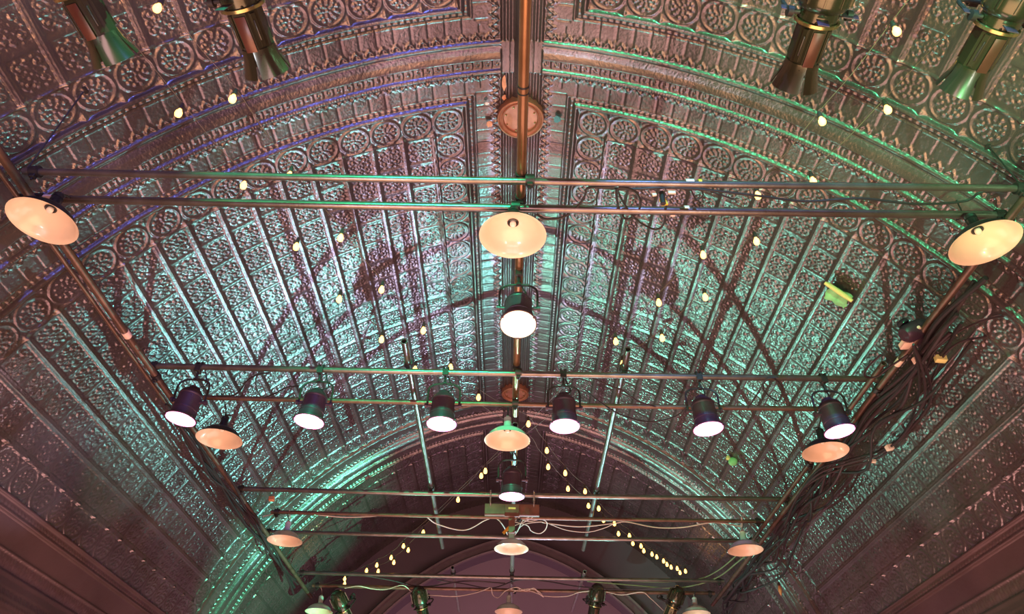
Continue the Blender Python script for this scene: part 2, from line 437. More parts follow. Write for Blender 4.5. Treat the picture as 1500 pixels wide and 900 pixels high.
rows = [  # y, x0, x1, material, extra height, label
    (3.08, -3.03, 3.10, 'pipe', 0, 'thin steel pipe crossing the hall, farther up the picture of the front pair'),
    (3.31, -3.20, 3.10, 'pipe', 0, 'steel pipe crossing the hall directly above the front row of lamps'),
    (5.25, -3.13, 3.12, 'pipe', 0, 'steel pipe carrying the row of six glowing pink stage cans'),
    (5.76, -2.95, 2.90, 'rustpipe', 0, 'thin brown pipe crossing just behind the row of pink cans'),
    (7.75, -3.10, 3.09, 'pipe', 0, 'pipe crossing above the brown wooden plank'),
    (8.40, -2.86, 2.95, 'rustpipe', 0, 'dark pipe with white cable draped along it behind the wooden plank'),
    (9.04, -3.13, 3.05, 'pipe', 0, 'pipe crossing behind the third row of lamps'),
    (10.62, -3.05, 3.00, 'pipe', 0, 'pipe with cables bunched along it in front of the stage arch'),
    (11.20, -2.95, 3.00, 'rustpipe', 0, 'dark pipe carrying four black spotlights near the stage arch'),
]
TAPES = {0: [(.662, 'white_tape', .05), (.672, 'yellow_tape', .02)], 1: [(.035, 'white_tape', .07), (.675, 'white_tape', .03)], 2: [(.008, 'white_tape', .06)],
         6: [(.01, 'white_tape', .05)], 7: [(.012, 'white_tape', .05)]}
for i, (y, x0, x1, mt, dh, lab) in enumerate(rows):
    r = .022 if i in (0, 3, 5) else .026
    lo, hi = (-3.05-x0)/(x1-x0), (3.05-x0)/(x1-x0)
    cl = [c for c in (max(.012, lo), .5+.004, min(.988, hi))]
    pipe('cross_pipe', (x0, y, PH), (x1, y, PH), r, M[mt], lab, clamps=cl, tapes=TAPES.get(i, ()), bend=.012)
zl = PH-.052
pipe('side_pipe', (-3.05, .4, zl), (-3.05, 11.6, zl), .028, M['rustpipe'], 'long rusty pipe running the length of the hall on the left', clamps=(.26, .44), tapes=((.385, 'white_tape', .07),))
pipe('side_pipe', (-3.15, .4, zl+.02), (-3.15, 6.2, zl+.02), .016, M['rustpipe'], 'slimmer brown rod lying beside the long left pipe', clamps=(.5,))
pipe('side_pipe', (3.05, .4, zl), (3.05, 11.6, zl), .026, M['rustpipe'], 'long rusty pipe running the length of the hall on the right', clamps=(.26, .44), tapes=((.402, 'white_tape', .08),))
pipe('side_pipe', (2.92, 4.9, zl-.02), (2.92, 9.4, zl-.02), .022, M['rustpipe'], 'short brown pipe inside the long right pipe, above the cable bundle', clamps=(.4,))
pipe('ridge_pipe', (.015, -1, PH+.075), (.0, 6.1, PH+.075), .030, M['brass'], 'thick brown pipe running down the middle of the hall in front of the copper disc', clamps=(.58, .607, .88), tapes=((.487, 'black_cable', .012), (.493, 'black_cable', .008)))
pipe('ridge_pipe', (.0, 6.3, PH+.075), (.0, 12.6, PH+.075), .030, M['chrome'], 'bright metal pipe on the centre line towards the stage', clamps=(.33, .42, .68))
pipe('rail_pipe', (-.915, 4.92, PH+.07), (-.925, 9.68, PH+.07), .026, M['pipe'], 'open-ended pipe running lengthwise left of centre above the pink cans', clamps=(.07, .6))
pipe('rail_pipe', (.91, 4.98, PH+.07), (.935, 9.66, PH+.07), .026, M['pipe'], 'open-ended pipe running lengthwise right of centre above the pink cans', clamps=(.06, .6))
pipe('rail_pipe', (-.84, 10.48, PH+.07), (-.855, 12.6, PH+.07), .026, M['chrome'], 'bright short pipe left of centre in front of the stage arch', clamps=(.1,))
pipe('rail_pipe', (1.03, 10.55, PH+.07), (.99, 12.5, PH+.07), .026, M['chrome'], 'bright short pipe right of centre in front of the stage arch', clamps=(.1,))
# thin hanger rods from the vault to the pipes
def rod(p, q, lab):
    p, q = Vector(p), Vector(q); t = thing('hanger_rod', lab, 'rod', p)
    MB().tube([(0, 0, 0), q-p], .005, 6).build('rod', M['clamp'], t)
    MB().lathe([(.0, .0), (.025, .0), (.025, .008), (.012, .014), (0, .014)], 12, Matrix.Translation(Vector((0, 0, -.01)))).build('ceiling_plate', M['clamp'], t)
p, _ = on_vault(124, 132); rod(p, (-3.02, 3.08, PH), 'thin black rod slanting from ceiling to the left end of the front pipes')
p, _ = on_vault(1448, 214); rod(p, (3.05, 3.08, PH), 'thin black rod slanting from ceiling to the right end of the front pipes')
p, _ = on_vault(1400, 292); rod(p, (2.80, 3.31, PH), 'short black rod above the right front lamp')

# ------------------------------------------------------------------ pendant lamps
def make_lamp(kind):
    t = thing('pendant_lamp', '', 'lamp', (0, 0, 0))
    outer = [(.030, .205), (.034, .20), (.036, .125), (.050, .118), (.085, .105), (.130, .083), (.165, .052), (.178, .022), (.200, .004), (.203, 0)]
    inner_ = [(.203, 0), (.196, .003), (.172, .020), (.158, .048), (.125, .077), (.082, .098), (.045, .112), (.030, .114), (.030, .150)]
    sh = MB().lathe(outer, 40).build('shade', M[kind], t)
    MB().lathe(inner_, 40).build('reflector', M['cream'], sh)
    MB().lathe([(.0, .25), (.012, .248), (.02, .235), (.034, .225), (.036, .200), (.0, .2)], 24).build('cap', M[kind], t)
    MB().lathe([(.0, .080), (.012, .082), (.019, .092), (.020, .106), (.014, .125), (.012, .16)], 20).build('bulb', M['bulb_off'], t)
    MB().lathe([(.014, .15), (.015, .118), (.030, .104), (.035, .106), (.036, .114), (.030, .15)], 24).build('socket', M['enamel_dark'], t)
    return t
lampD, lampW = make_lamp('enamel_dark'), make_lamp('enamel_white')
lamps = [
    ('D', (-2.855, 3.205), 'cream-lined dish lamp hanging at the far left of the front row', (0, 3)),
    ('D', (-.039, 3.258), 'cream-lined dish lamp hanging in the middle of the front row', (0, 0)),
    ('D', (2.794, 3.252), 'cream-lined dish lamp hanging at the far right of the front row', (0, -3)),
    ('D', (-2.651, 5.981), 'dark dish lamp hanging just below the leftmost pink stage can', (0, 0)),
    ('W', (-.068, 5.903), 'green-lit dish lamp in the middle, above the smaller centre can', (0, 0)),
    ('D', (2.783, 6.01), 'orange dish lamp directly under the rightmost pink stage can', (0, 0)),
    ('W', (-2.667, 8.523), 'white dish lamp hanging by a white cable at the left of the third row', (0, 0)),
    ('W', (-.015, 8.648), 'white dish lamp hanging in the middle below the wooden plank', (0, 0)),
    ('W', (2.719, 8.54), 'green-lit dish lamp hanging by a white cable at the right of the third row', (0, 0)),
    ('W', (-2.86, 11.475), 'white dish lamp cut by the bottom edge, at the left of the farthest row', (0, 0)),
    ('W', (-.039, 11.275), 'white dish lamp cut by the bottom edge, in the middle of the farthest row', (0, 0)),
    ('W', (2.686, 11.186), 'green-lit dish lamp at the bottom edge, at the right of the farthest row', (0, 0)),
]
used = {'D': False, 'W': False}
for kind, (x, y), lab, tilt in lamps:
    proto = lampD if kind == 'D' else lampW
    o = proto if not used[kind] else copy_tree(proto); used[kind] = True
    o.location = (x, y, 3.05+CZ); o['label'] = lab; o['group'] = 'dish lamps hanging in rows'
    o.rotation_euler = (0, math.radians(tilt[1]), 0)
    top = Vector((x, y, 3.05+CZ+.245))
    ay = min((r[0] for r in rows), key=lambda q: abs(q-y))
    mat = M['black_cable'] if y < 7 else M['white_cable']
    MB().tube([(0, 0, .245), (.004, (ay-y)*.5, .275), (.0, ay-y, .30)] if abs(ay-y) < .15 else [(0, 0, .245), (.003, (ay-y)*.3, .30), (0, (ay-y)*.8, .335), (0, ay-y, .34)], .006, 8).build('cord', mat, o)

# ------------------------------------------------------------------ stage cans
def make_can(lens):
    t = thing('stage_can', '', 'stage light', (0, 0, 0))
    # C-clamp over the pipe
    m = MB(); m.tube([(-.018, .03*math.cos(a)*1.1, .03*math.sin(a)*1.1) for a in [PI*k/8-.2 for k in range(10)]], .009, 8)
    m.tube([(.018, .03*math.cos(a)*1.1, .03*math.sin(a)*1.1) for a in [PI*k/8-.2 for k in range(10)]], .009, 8)
    m.box((0, -.03, -.03), (.05, .02, .06)); m.tube([(0, 0, -.03), (0, 0, -.12)], .010, 8); m.box((0, 0, -.045), (.03, .07, .02))
    m.tube([(0, .03, -.05), (0, .03, .0)], .006, 8); m.box((0, 0, -.125), (.034, .034, .014))
    m.build('clamp', M['clamp'], t)
    y = MB(); w = .130
    y.tube(spline([(-w, 0, -.34), (-w, 0, -.19), (-w+.03, 0, -.145), (-.05, 0, -.128), (.05, 0, -.128), (w-.03, 0, -.145), (w, 0, -.19), (w, 0, -.34)], 5), .0085, 8)
    y.build('yoke', M['clamp'], t)
    body = MB()
    body.lathe([(.0, .135), (.035, .133), (.045, .128), (.048, .11), (.072, .095), (.086, .078), (.092, .06), (.096, .055), (.096, .045), (.092, .04), (.098, -.075), (.102, -.078), (.102, -.09), (.099, -.092), (.104, -.150), (.114, -.152), (.116, -.166), (.112, -.168), (.106, -.160), (.092, -.08), (.085, .06), (0, .07)], 36)
    for sx in (-1, 1): body.tube([(sx*.09, 0, 0), (sx*.145, 0, 0)], .012, 12); body.lathe([(.0, .012), (.022, .010), (.022, -.010), (0, -.012)], 12, Matrix.Translation((sx*.14, 0, 0)) @ Matrix.Rotation(PI/2, 4, 'Y'))
    for k in range(6):
        a = k*PI/3; body.box((.088*math.cos(a), .088*math.sin(a), .02), (.006, .03, .006), Matrix.Identity(4))
    b = body.build('body', M['can'], t, loc=(0, 0, -.335))
    MB().lathe([(0, -.182), (.05, -.180), (.09, -.174), (.107, -.164), (.104, -.155), (0, -.15)], 36).build('lens', lens, b)
    MB().lathe([(.106, -.158), (.107, -.168), (.118, -.170), (.120, -.160)], 36).build('rim_glow', M['rim_glow_pink'] if lens is M['can_pink'] else M['rim_glow_warm'], b)  # glowing ring added to widen and tint the edge of the lens glow
    fr = MB()
    for k in range(3):
        a = k*2*PI/3+PI/2; fr.box((.122*math.cos(a), .122*math.sin(a), -.164), (.024, .014, .012))
    fr.lathe([(.118, -.158), (.126, -.158), (.126, -.167), (.119, -.168), (.118, -.158)], 32)
    fr.build('gel_frame', M['can'], b)
    MB().tube(spline([(.03, .02, .15), (.06, .05, .20), (.03, .03, .27), (.0, .01, .35)], 5), .006, 8).build('power_lead', M['black_cable'], b)
    return t
canP, canW = make_can(M['can_pink']), make_can(M['can_white'])
cans = [((-2.665, 5.25), (3, 6), 'glowing pink stage can at the left end of its row, above a dark dish lamp'),
        ((-1.64, 5.25), (3, 4), 'glowing pink stage can, second from the left in its row'),
        ((-.59, 5.25), (3, 0), 'glowing pink stage can left of the centre line, beside an open-ended pipe'),
        ((.395, 5.25), (3, 0), 'glowing pink stage can right of the centre line, nearest the centre lamp'),
        ((1.53, 5.25), (3, -4), 'glowing pink stage can, second from the right in its row'),
        ((2.57, 5.25), (3, -6), 'glowing pink stage can at the right end of its row, above an orange dish lamp')]
for i, ((x, y), (tx, ty), lab) in enumerate(cans):
    o = canP if i == 0 else copy_tree(canP)
    o.location = (x, y, PH); o['label'] = lab; o['group'] = 'pink cans in a row'
    for c in kids(o):
        if c.name.startswith('body'): c.rotation_euler = (math.radians(-tx+2), math.radians(ty), 0)
canW.location = (.005, 4.02, PH+.07); canW['label'] = 'single bright white stage can on the centre line behind the middle front lamp'
for c in kids(canW):
    if c.name.startswith('body'): c.rotation_euler = (math.radians(-13), 0, 0)
o = copy_tree(canP); o.location = (-.02, 6.62, PH-.01); o['label'] = 'small pink stage can on the centre line just above the wooden plank'; del o['group']
for c in kids(o):
    if c.name.startswith('body'): c.rotation_euler = (math.radians(3), 0, 0)

# ------------------------------------------------------------------ profile spotlights
def make_leko():
    t = thing('profile_spotlight', '', 'spotlight', (0, 0, 0))      # lens looks along +Y, front of the hood at the origin
    rot = Matrix.Rotation(-PI/2, 4, 'X')                            # +Z of the lathe -> +Y
    m = MB(); m.lathe([(.0, -.62), (.05, -.615), (.085, -.58), (.110, -.52), (.118, -.46), (.118, -.40), (.108, -.375), (.095, -.365), (.088, -.36), (.088, -.30)], 32, rot)
    for k in range(10):
        a = 2*PI*k/10; mm = rot @ Matrix.Rotation(a, 4, 'Z'); m.box((.118, 0, -.47), (.016, .008, .14), mm)
    b = m.build('lamp_house', M['leko'], t)
    m = MB(); m.lathe([(.088, -.33), (.090, -.325), (.090, -.305), (.078, -.30), (.076, -.12), (.080, -.105), (.082, -.10)], 8, rot @ Matrix.Rotation(PI/8, 4, 'Z'))
    for k in range(4):
        mm = rot @ Matrix.Rotation(PI/4+k*PI/2, 4, 'Z'); m.box((.078, 0, -.21), (.008, .022, .15), mm)
    br = m.build('barrel', M['leko'], t, ang=20)
    MB().box((0, -.20, -.0775), (.050, .16, .003)).build('label', M['leko_red'], br)  # not a label; its colour stands in for a warm reflection on the barrel
    for k in (-1, 1): MB().box((k*.055, -.21, -.060), (.006, .09, .008)).build('slot', M['enamel_dark'], br)
    m = MB(); m.lathe([(.094, -.318), (.101, -.316), (.101, -.302), (.094, -.300), (.094, -.318)], 32, rot); m.build('collar', M['brassring'], t)
    # shutter blade handles
    for k in range(4):
        mm = rot @ Matrix.Rotation(k*PI/2+.2, 4, 'Z'); MB().box((.135, 0, -.345), (.07, .05, .004), mm).build('shutter_blade', M['can'], t)
    # flared hood of four petals
    for k in range(4):
        h = MB(); vs = []; fs = []; nn = 6
        for (r, z, th) in ((.078, -.125, .775), (.084, -.08, .765), (.112, 0, .69), (.107, 0, .67), (.079, -.08, .75), (.073, -.125, .765)):
            for i in range(nn):
                a = k*PI/2+PI/4+(i/(nn-1)*2-1)*th; vs.append((rot @ Vector((r*math.cos(a), r*math.sin(a), z))))
        for j in range(6):
            for i in range(nn-1): a = j*nn+i; b2 = ((j+1) % 6)*nn+i; fs.append((a, a+1, b2+1, b2))
        fs.append(tuple(j*nn for j in range(6))); fs.append(tuple(j*nn+nn-1 for j in range(5, -1, -1)))
        h.add(vs, fs).build('hood_petal', M['leko'], t, ang=25)
    MB().lathe([(0, -.10), (.04, -.097), (.076, -.108), (.076, -.112), (0, -.112)], 24, rot).build('lens', M['glass'], t)
    y = MB(); w = .135
    y.tube(spline([(-w, -.34, 0), (-w, -.34, .12), (-w+.03, -.34, .19), (0, -.34, .20), (w-.03, -.34, .19), (w, -.34, .12), (w, -.34, 0)], 5), .009, 8)
    for sx in (-1, 1): y.lathe([(0, .014), (.024, .012), (.024, -.012), (0, -.014)], 12, Matrix.Translation((sx*w, -.34, 0)) @ Matrix.Rotation(PI/2, 4, 'Y')); y.tube([(sx*.09, -.34, 0), (sx*w, -.34, 0)], .01, 8)
    yk = y.build('yoke', M['clamp'], t)
    m = MB(); m.tube([(0, -.34, .20), (0, -.34, .25)], .011, 8); m.box((0, -.34, .245), (.05, .07, .02))
    m.tube([(0, -.34+.034*math.cos(a), .285+.034*math.sin(a)) for a in [PI*k/8-.9 for k in range(13)]], .010, 8); m.build('clamp', M['clamp'], yk)
    return t
leko = make_leko()
front = [((170, 87), (118, 0), 'glossy black spotlight with flared hood at the far left of the top edge'),
         ((392, 104), (352, 0), 'glossy black spotlight with flared hood, second from the left at the top edge'),
         ((1163, 124), (1207, 0), 'glossy black spotlight with flared hood, second from the right at the top edge'),
         ((1405, 131), (1483, 0), 'glossy black spotlight with flared hood at the far right of the top edge')]
first = True
def aim(o, p, q):             # hood at p, body towards q
    d = (p-q).normalized(); o.location = p
    yv = d; xv = yv.cross(Vector((0, 0, 1))).normalized(); zv = xv.cross(yv)
    o.rotation_euler = Matrix(((xv.x, yv.x, zv.x), (xv.y, yv.y, zv.y), (xv.z, yv.z, zv.z))).to_euler()
for (a, b, lab) in front:
    o = leko if first else copy_tree(leko); first = False
    aim(o, atH(*a, 3.02), atH(*b, 3.09)); o['label'] = lab; o['group'] = 'profile spotlights over the viewer'
back = [((516, 920), (497, 880), 'black spotlight tilted at the bottom edge beside the far left lamp'),
        ((624, 920), (616, 882), 'black spotlight hanging before the stage arch, left of the centre pipe'),
        ((866, 920), (872, 884), 'black spotlight hanging before the stage arch, right of the centre pipe'),
        ((973, 920), (987, 884), 'black spotlight tilted at the bottom edge beside the far right lamp')]
for (a, b, lab) in back:
    o = copy_tree(leko)
    aim(o, atH(*a, 2.86), atH(*b, 3.16)); o['label'] = lab; o['group'] = 'spotlights on the far pipe'
pipe('cross_pipe', (-3.0, 1.62, PH+.02), (3.0, 1.62, PH+.02), .026, M['pipe'], 'pipe above the top edge carrying the four glossy spotlights', clamps=(.05, .95))

# ------------------------------------------------------------------ copper discs on the ridge
def medallion(y, r, lab):
    z = VTOP+CZ-.10
    t = thing('ceiling_disc', lab, 'ceiling disc', (.0, y, z))
    MB().lathe([(0, .02), (r*.72, .018), (r*.74, .010), (r*.76, .0), (r*.80, -.004), (r*.83, .0), (r*.84, .008), (r*.90, .004), (r*.94, -.008), (r, -.004), (r*1.02, .02), (r*1.0, .09), (0, .09)], 48).build('plate', M['medal'], t)
    m = MB()
    for k in range(8):
        a = k*PI/4+.3; m.lathe([(0, -.006), (.007, -.004), (.009, .003)], 10, Matrix.Translation((r*.66*math.cos(a), r*.66*math.sin(a), .014)))
    m.build('screw', M['brassring'], t)
    return t
medallion(4.24, .208, 'round copper coloured disc on the ridge behind the thick brown pipe')
medallion(9.05, .19, 'round disc on the ridge near the pink cans, half hidden by the pipes')

# ------------------------------------------------------------------ string lights
def string_light(name_lab, pts):
    p0 = pts[0]; t = thing('string_light', name_lab, 'string lights', p0, 'string lights crossing under the vault')
    path = []
    rel = [Vector(p)-p0 for p in pts]
    wire = []
    for i, p in enumerate(rel):
        wire.append(p+Vector((0, 0, .085)))
        if i < len(rel)-1: wire.append((p+rel[i+1])/2+Vector((0, 0, .085-.02)))
    d0 = (wire[1]-wire[0]); wire = [wire[0]-d0*2]+wire+[wire[-1]+(wire[-1]-wire[-2])*1.5]
    MB().tube(spline(wire, 4), .0020, 6).build('wire', M['wire'], t)
    for p in rel:
        s = MB(); s.lathe([(.0, .085), (.010, .083), (.012, .07), (.015, .055), (.015, .03), (.010, .028), (0, .028)], 12, Matrix.Translation(p))
        so = s.build('socket', M['socket'], t)
        b = MB(); b.lathe([(.010, .03), (.013, .018), (.020, .004), (.0215, -.012), (.018, -.026), (.009, -.035), (0, -.037)], 14, Matrix.Translation(p))
        b.build('bulb', M['filament'], so)
    return t
def hs(pts, h0, h1, k0):      # heights: level, then easing to h1 after bulb k0
    out = []
    for i, q in enumerate(pts):
        f = 0 if i <= k0 else (i-k0)/(len(pts)-1-k0)
        out.append(atH(*q, h0+(h1-h0)*f))
    return out
S1 = [(231, 11), (341, 144), (424, 257), (499, 348), (559, 424), (620, 484), (660, 538), (701, 582), (774, 621), (801, 660), (828, 693), (857, 720), (877, 745), (900, 767), (922, 785), (939, 800), (955, 812), (972, 822), (983, 831), (996, 839)]
S2 = [(262, 165), (357, 271), (434, 361), (497, 438), (559, 497), (608, 541), (660, 583), (712, 625), (773, 647), (803, 684), (832, 716), (862, 741), (884, 762), (906, 782), (927, 796), (943, 807), (962, 816), (977, 827), (992, 833), (1004, 837)]
S3 = [(1313, 45), (1204, 177), (1110, 286), (1030, 373), (965, 443), (902, 500), (840, 556), (795, 598), (745, 645), (711, 690), (671, 732), (645, 758), (620, 780), (598, 806), (577, 824), (554, 837), (530, 846), (505, 855)]
S4 = [(1300, 160), (1191, 265), (1108, 353), (1033, 435), (970, 495), (912, 533), (860, 580), (800, 630), (750, 668), (705, 697), (666, 737), (640, 765), (612, 788), (591, 800), (573, 817), (552, 828), (537, 836), (505, 848)]
drop2, drop3, drop4 = {6, 7}, {6, 7, 8, 11, 16}, {6, 7, 8, 10, 11, 12}
def use(S, drop): return [q for i, q in enumerate(S) if i not in drop]
string_light('string of warm bulbs from the top left to the lower right, upper strand', hs(S1, 3.6, 3.75, 8))
string_light('string of warm bulbs from the left to the lower right, lower strand', hs(use(S2, drop2), 3.6, 3.75, 6))
string_light('string of warm bulbs from the top right to the lower left, upper strand', hs(use(S3, drop3), 3.6, 3.55, 5))
string_light('string of warm bulbs from the right to the lower left, lower strand', hs(use(S4, drop4), 3.6, 3.55, 5))

# ------------------------------------------------------------------ cables
def cable(lab, pts, r, mat, name='cable', n=8, group=None):
    p0 = Vector(pts[0]); o = MB().tube(spline([Vector(p)-p0 for p in pts], n), r, 8).build(name, mat, loc=p0)
    return tag(o, lab, 'cable', group)
def pix(H, *q): return [atH(a, b, H) for a, b in q]
# white cable along the third row
cable('white cable draped along the pipe left of the wooden plank', pix(3.36, (385, 757), (425, 750), (500, 758), (560, 756), (615, 754), (640, 768), (680, 777), (712, 762), (727, 760), (738, 772), (746, 790)), .007, M['white_cable'])
cable('white cable draped along the pipe right of the wooden plank', pix(3.36, (752, 788), (765, 770), (790, 765), (802, 767), (850, 772), (900, 767), (918, 765), (960, 773), (1000, 773), (1040, 766), (1060, 767), (1084, 771), (1087, 760)), .007, M['white_cable'])
cable('tangled white cable loop hanging beside the third centre lamp', pix(3.33, (750, 764), (772, 770), (778, 778), (790, 782), (799, 776), (801, 766), (792, 761), (775, 764), (760, 758), (775, 752), (782, 756), (770, 764), (752, 772), (757, 780), (765, 764), (775, 757), (766, 754), (755, 763)), .006, M['white_cable'])
cable('drooping grey cable right of the wooden plank', pix(3.30, (805, 768), (830, 777), (860, 780), (885, 774), (900, 767)), .005, M['white_cable'])
cable('white flex holding up the third-row left lamp', [atH(424, 748, 3.36), atH(425, 760, 3.34), Vector((-2.667, 8.523, 3.05+CZ+.24))], .005, M['white_cable'])
cable('white flex holding up the third-row right lamp', [atH(1086, 758, 3.36), atH(1087, 768, 3.34), Vector((2.719, 8.54, 3.05+CZ+.24))], .005, M['white_cable'])
# white cable along the far row
cable('white cable draped along the far pipe on the left', pix(3.30, (505, 862), (525, 859), (545, 863), (565, 864), (590, 858), (608, 870), (640, 873), (670, 874), (700, 868), (718, 861)), .007, M['white_cable'])
cable('white cable draped along the far pipe on the right', pix(3.30, (752, 868), (765, 863), (785, 869), (800, 874), (830, 874), (850, 868), (880, 866), (910, 872), (940, 868), (952, 876), (972, 895)), .007, M['white_cable'])
cable('small tangle of white cable beside the farthest centre lamp', pix(3.28, (720, 862), (722, 872), (730, 876), (738, 868), (745, 864), (757, 861), (770, 866), (782, 862), (790, 870), (796, 875), (788, 866), (775, 863), (760, 866), (748, 864)), .007, M['white_cable'])
# black loops on the front pipes
cable('black cable loop hanging from the front pipes right of centre', pix(3.33, (902, 276), (905, 300), (913, 318), (922, 321), (933, 312), (938, 300), (934, 285), (922, 277), (905, 277), (915, 300), (930, 320), (948, 332), (962, 336), (972, 328), (975, 300), (972, 285)), .007, M['black_cable'], n=10)
cable('black cable sagging between the middle front lamp and the loop', pix(3.33, (786, 314), (800, 321), (825, 318), (845, 304), (857, 286), (862, 276), (900, 274)), .007, M['black_cable'])
cable('black cable lying along the right part of the front pipe', pix(3.39, (862, 274), (920, 277), (980, 275), (1040, 279), (1110, 287), (1180, 295), (1260, 291), (1340, 299), (1412, 295), (1440, 281), (1500, 276)), .008, M['black_cable'])
cable('small black cable curl near the right front pipe', pix(3.40, (1012, 278), (1020, 292), (1030, 286), (1028, 276), (1045, 282), (1075, 292)), .005, M['black_cable'])
# loops on the can pipe
cable('black cable loop hanging from the can pipe, left of the second can', pix(3.32, (380, 544), (375, 556), (376, 570), (384, 582), (400, 578), (420, 568), (438, 566)), .006, M['black_cable'])
cable('black cables fanned below the can pipe between the two leftmost cans', pix(3.30, (395, 546), (375, 550), (360, 560), (352, 572), (340, 580), (318, 581)), .007, M['black_cable'])
cable('looped black cable below the can pipe, right of the fifth can', pix(3.32, (1140, 553), (1122, 556), (1118, 568), (1126, 580), (1140, 588), (1145, 578), (1144, 565), (1132, 554), (1120, 560), (1108, 580), (1096, 598)), .006, M['black_cable'])
cable('black cable sagging between the fourth and fifth cans', pix(3.30, (858, 572), (880, 590), (910, 608), (950, 618), (985, 612), (1003, 600), (1012, 585)), .006, M['black_cable'])
cable('thin black cable sagging left under the third can', pix(3.35, (490, 610), (510, 640), (535, 656), (560, 657)), .005, M['black_cable'])
cable('grey cable crossing right of the centre line below the can pipe', pix(3.32, (870, 555), (895, 566), (915, 574), (935, 588), (960, 596)), .006, M['maroon_cable'])
# heavy bundles by the side pipes
def side_bundle(side, lab_fmt, k, amp, mat, ys, seed, sag=.12):
    rnd = random.Random(seed); pts = []
    sag = sag*1.2
    for y in ys:
        pts.append((side*(3.06+rnd.uniform(-.02, amp)), y, zl-.03-rnd.uniform(.0, sag)))
    return cable(lab_fmt, pts, max(.012, rnd.uniform(.012, .02)), mat, n=6)
names = ['outermost', 'second', 'third', 'fourth', 'fifth', 'sixth', 'innermost']
for k in range(7):
    side_bundle(1, f'dark cable in the thick bundle along the right pipe, {names[k]} strand', k, .05+.045*k, M['maroon_cable' if k % 2 else 'black_cable'],
                [3.7+.12*k+i*.62 for i in range(13)], 40+k, .10+.02*k)
for k in range(4):
    side_bundle(-1, f'dark cable along the left pipe, {names[k]} strand', k, .03+.03*k, M['maroon_cable' if k % 2 else 'black_cable'],
                [5.7+.12*k+i*.62 for i in range(9)], 70+k, .08)
for k, (h0, mt) in enumerate(((3.12, 'black_cable'), (3.05, 'maroon_cable'), (3.15, 'maroon_cable'))):
    cable(('upper', 'middle', 'lower')[k]+' dark cable swinging out right of the rightmost pink can',
          pix(h0, (1338, 505), (1346+k*6, 545), (1345+k*9, 580+k*4), (1335, 615+k*6), (1318-k*4, 642+k*5), (1285, 662+k*5), (1240, 675+k*5), (1200, 688+k*6), (1170, 725), (1150, 765+k*4)), .010, M[mt])
for k, q in enumerate((((1480, 462), (1440, 470), (1395, 492), (1365, 520), (1350, 560)), ((1500, 482), (1450, 492), (1400, 505), (1372, 540), (1352, 600)), ((1290, 520), (1270, 540), (1268, 552), (1285, 552), (1300, 540), (1330, 520)))):
    cable(('upper dark cable reaching the right wall above the black projector', 'lower dark cable reaching the right wall above the black projector', 'small cable curl left of the black projector')[k], pix(3.2, *q), .008, M['maroon_cable'])
cable('upper olive cable drooping from the far pipe to the right wall', pix(3.40, (890, 850), (950, 853), (1000, 852), (1030, 847), (1052, 836), (1070, 822), (1085, 808)), .008, M['green_cable'])
cable('lower olive cable drooping from the far pipe to the right wall', pix(3.37, (860, 852), (930, 858), (985, 862), (1025, 856), (1055, 844), (1078, 826), (1095, 812)), .009, M['green_cable'])
cable('brown cable bunched along the far pipe on the left', pix(3.37, (436, 845), (470, 838), (520, 842), (570, 850), (620, 860), (680, 852), (740, 855)), .010, M['maroon_cable'])
cable('brown cable sagging under the far pipe at the centre', pix(3.33, (640, 850), (680, 856), (720, 862), (760, 850), (800, 852), (850, 860), (920, 864), (990, 860)), .009, M['maroon_cable'])
cable('thin dark cable hanging from the left pipe beside the third row', pix(3.25, (330, 690), (345, 715), (360, 745), (378, 765), (385, 790), (392, 820)), .010, M['maroon_cable'])

# ------------------------------------------------------------------ small things
# wooden plank and bracket
a, b = atY(710, 748, 7.80), atY(790, 748, 7.80)
c = (a+b)/2; w = (b-a).length
t = thing('wooden_plank', 'brown stained wooden plank mounted across the centre above the third centre lamp', 'plank', c)
MB().box((0, 0, 0), (w, .05, .13)).build('board', M['wood'], t)
MB().box((0, -.04, -.02), (.16, .03, .14)).build('junction_box', M['wood'], t)
MB().box((0, -.06, -.0), (.08, .008, .02)).build('box_label', M['yellow_tube'], t)
m = MB(); m.box((0, -.01, -.16), (.07, .03, .2)); m.build('bracket', M['wood'], t)
m = MB()
hz = PH+.034-c.z; hy = 7.75-c.y
for sx in (-.24, .24): m.tube(spline([(sx, -.02, .03), (sx, hy-.034, .08), (sx, hy-.034, hz-.03), (sx, hy, hz), (sx, hy+.034, hz-.03), (sx, hy+.034, hz-.08)], 5), .008, 8)
m.build('pipe_hook', M['chrome'], t)
o = MB().box((0, 0, 0), (.035, .012, .14), Matrix.Rotation(.75, 4, 'Y')).build('cable_tag', M['orange_tag'], loc=atH(743, 776, 3.30)); tag(o, 'bright orange strip tag on the cables above the third centre lamp', 'tag')
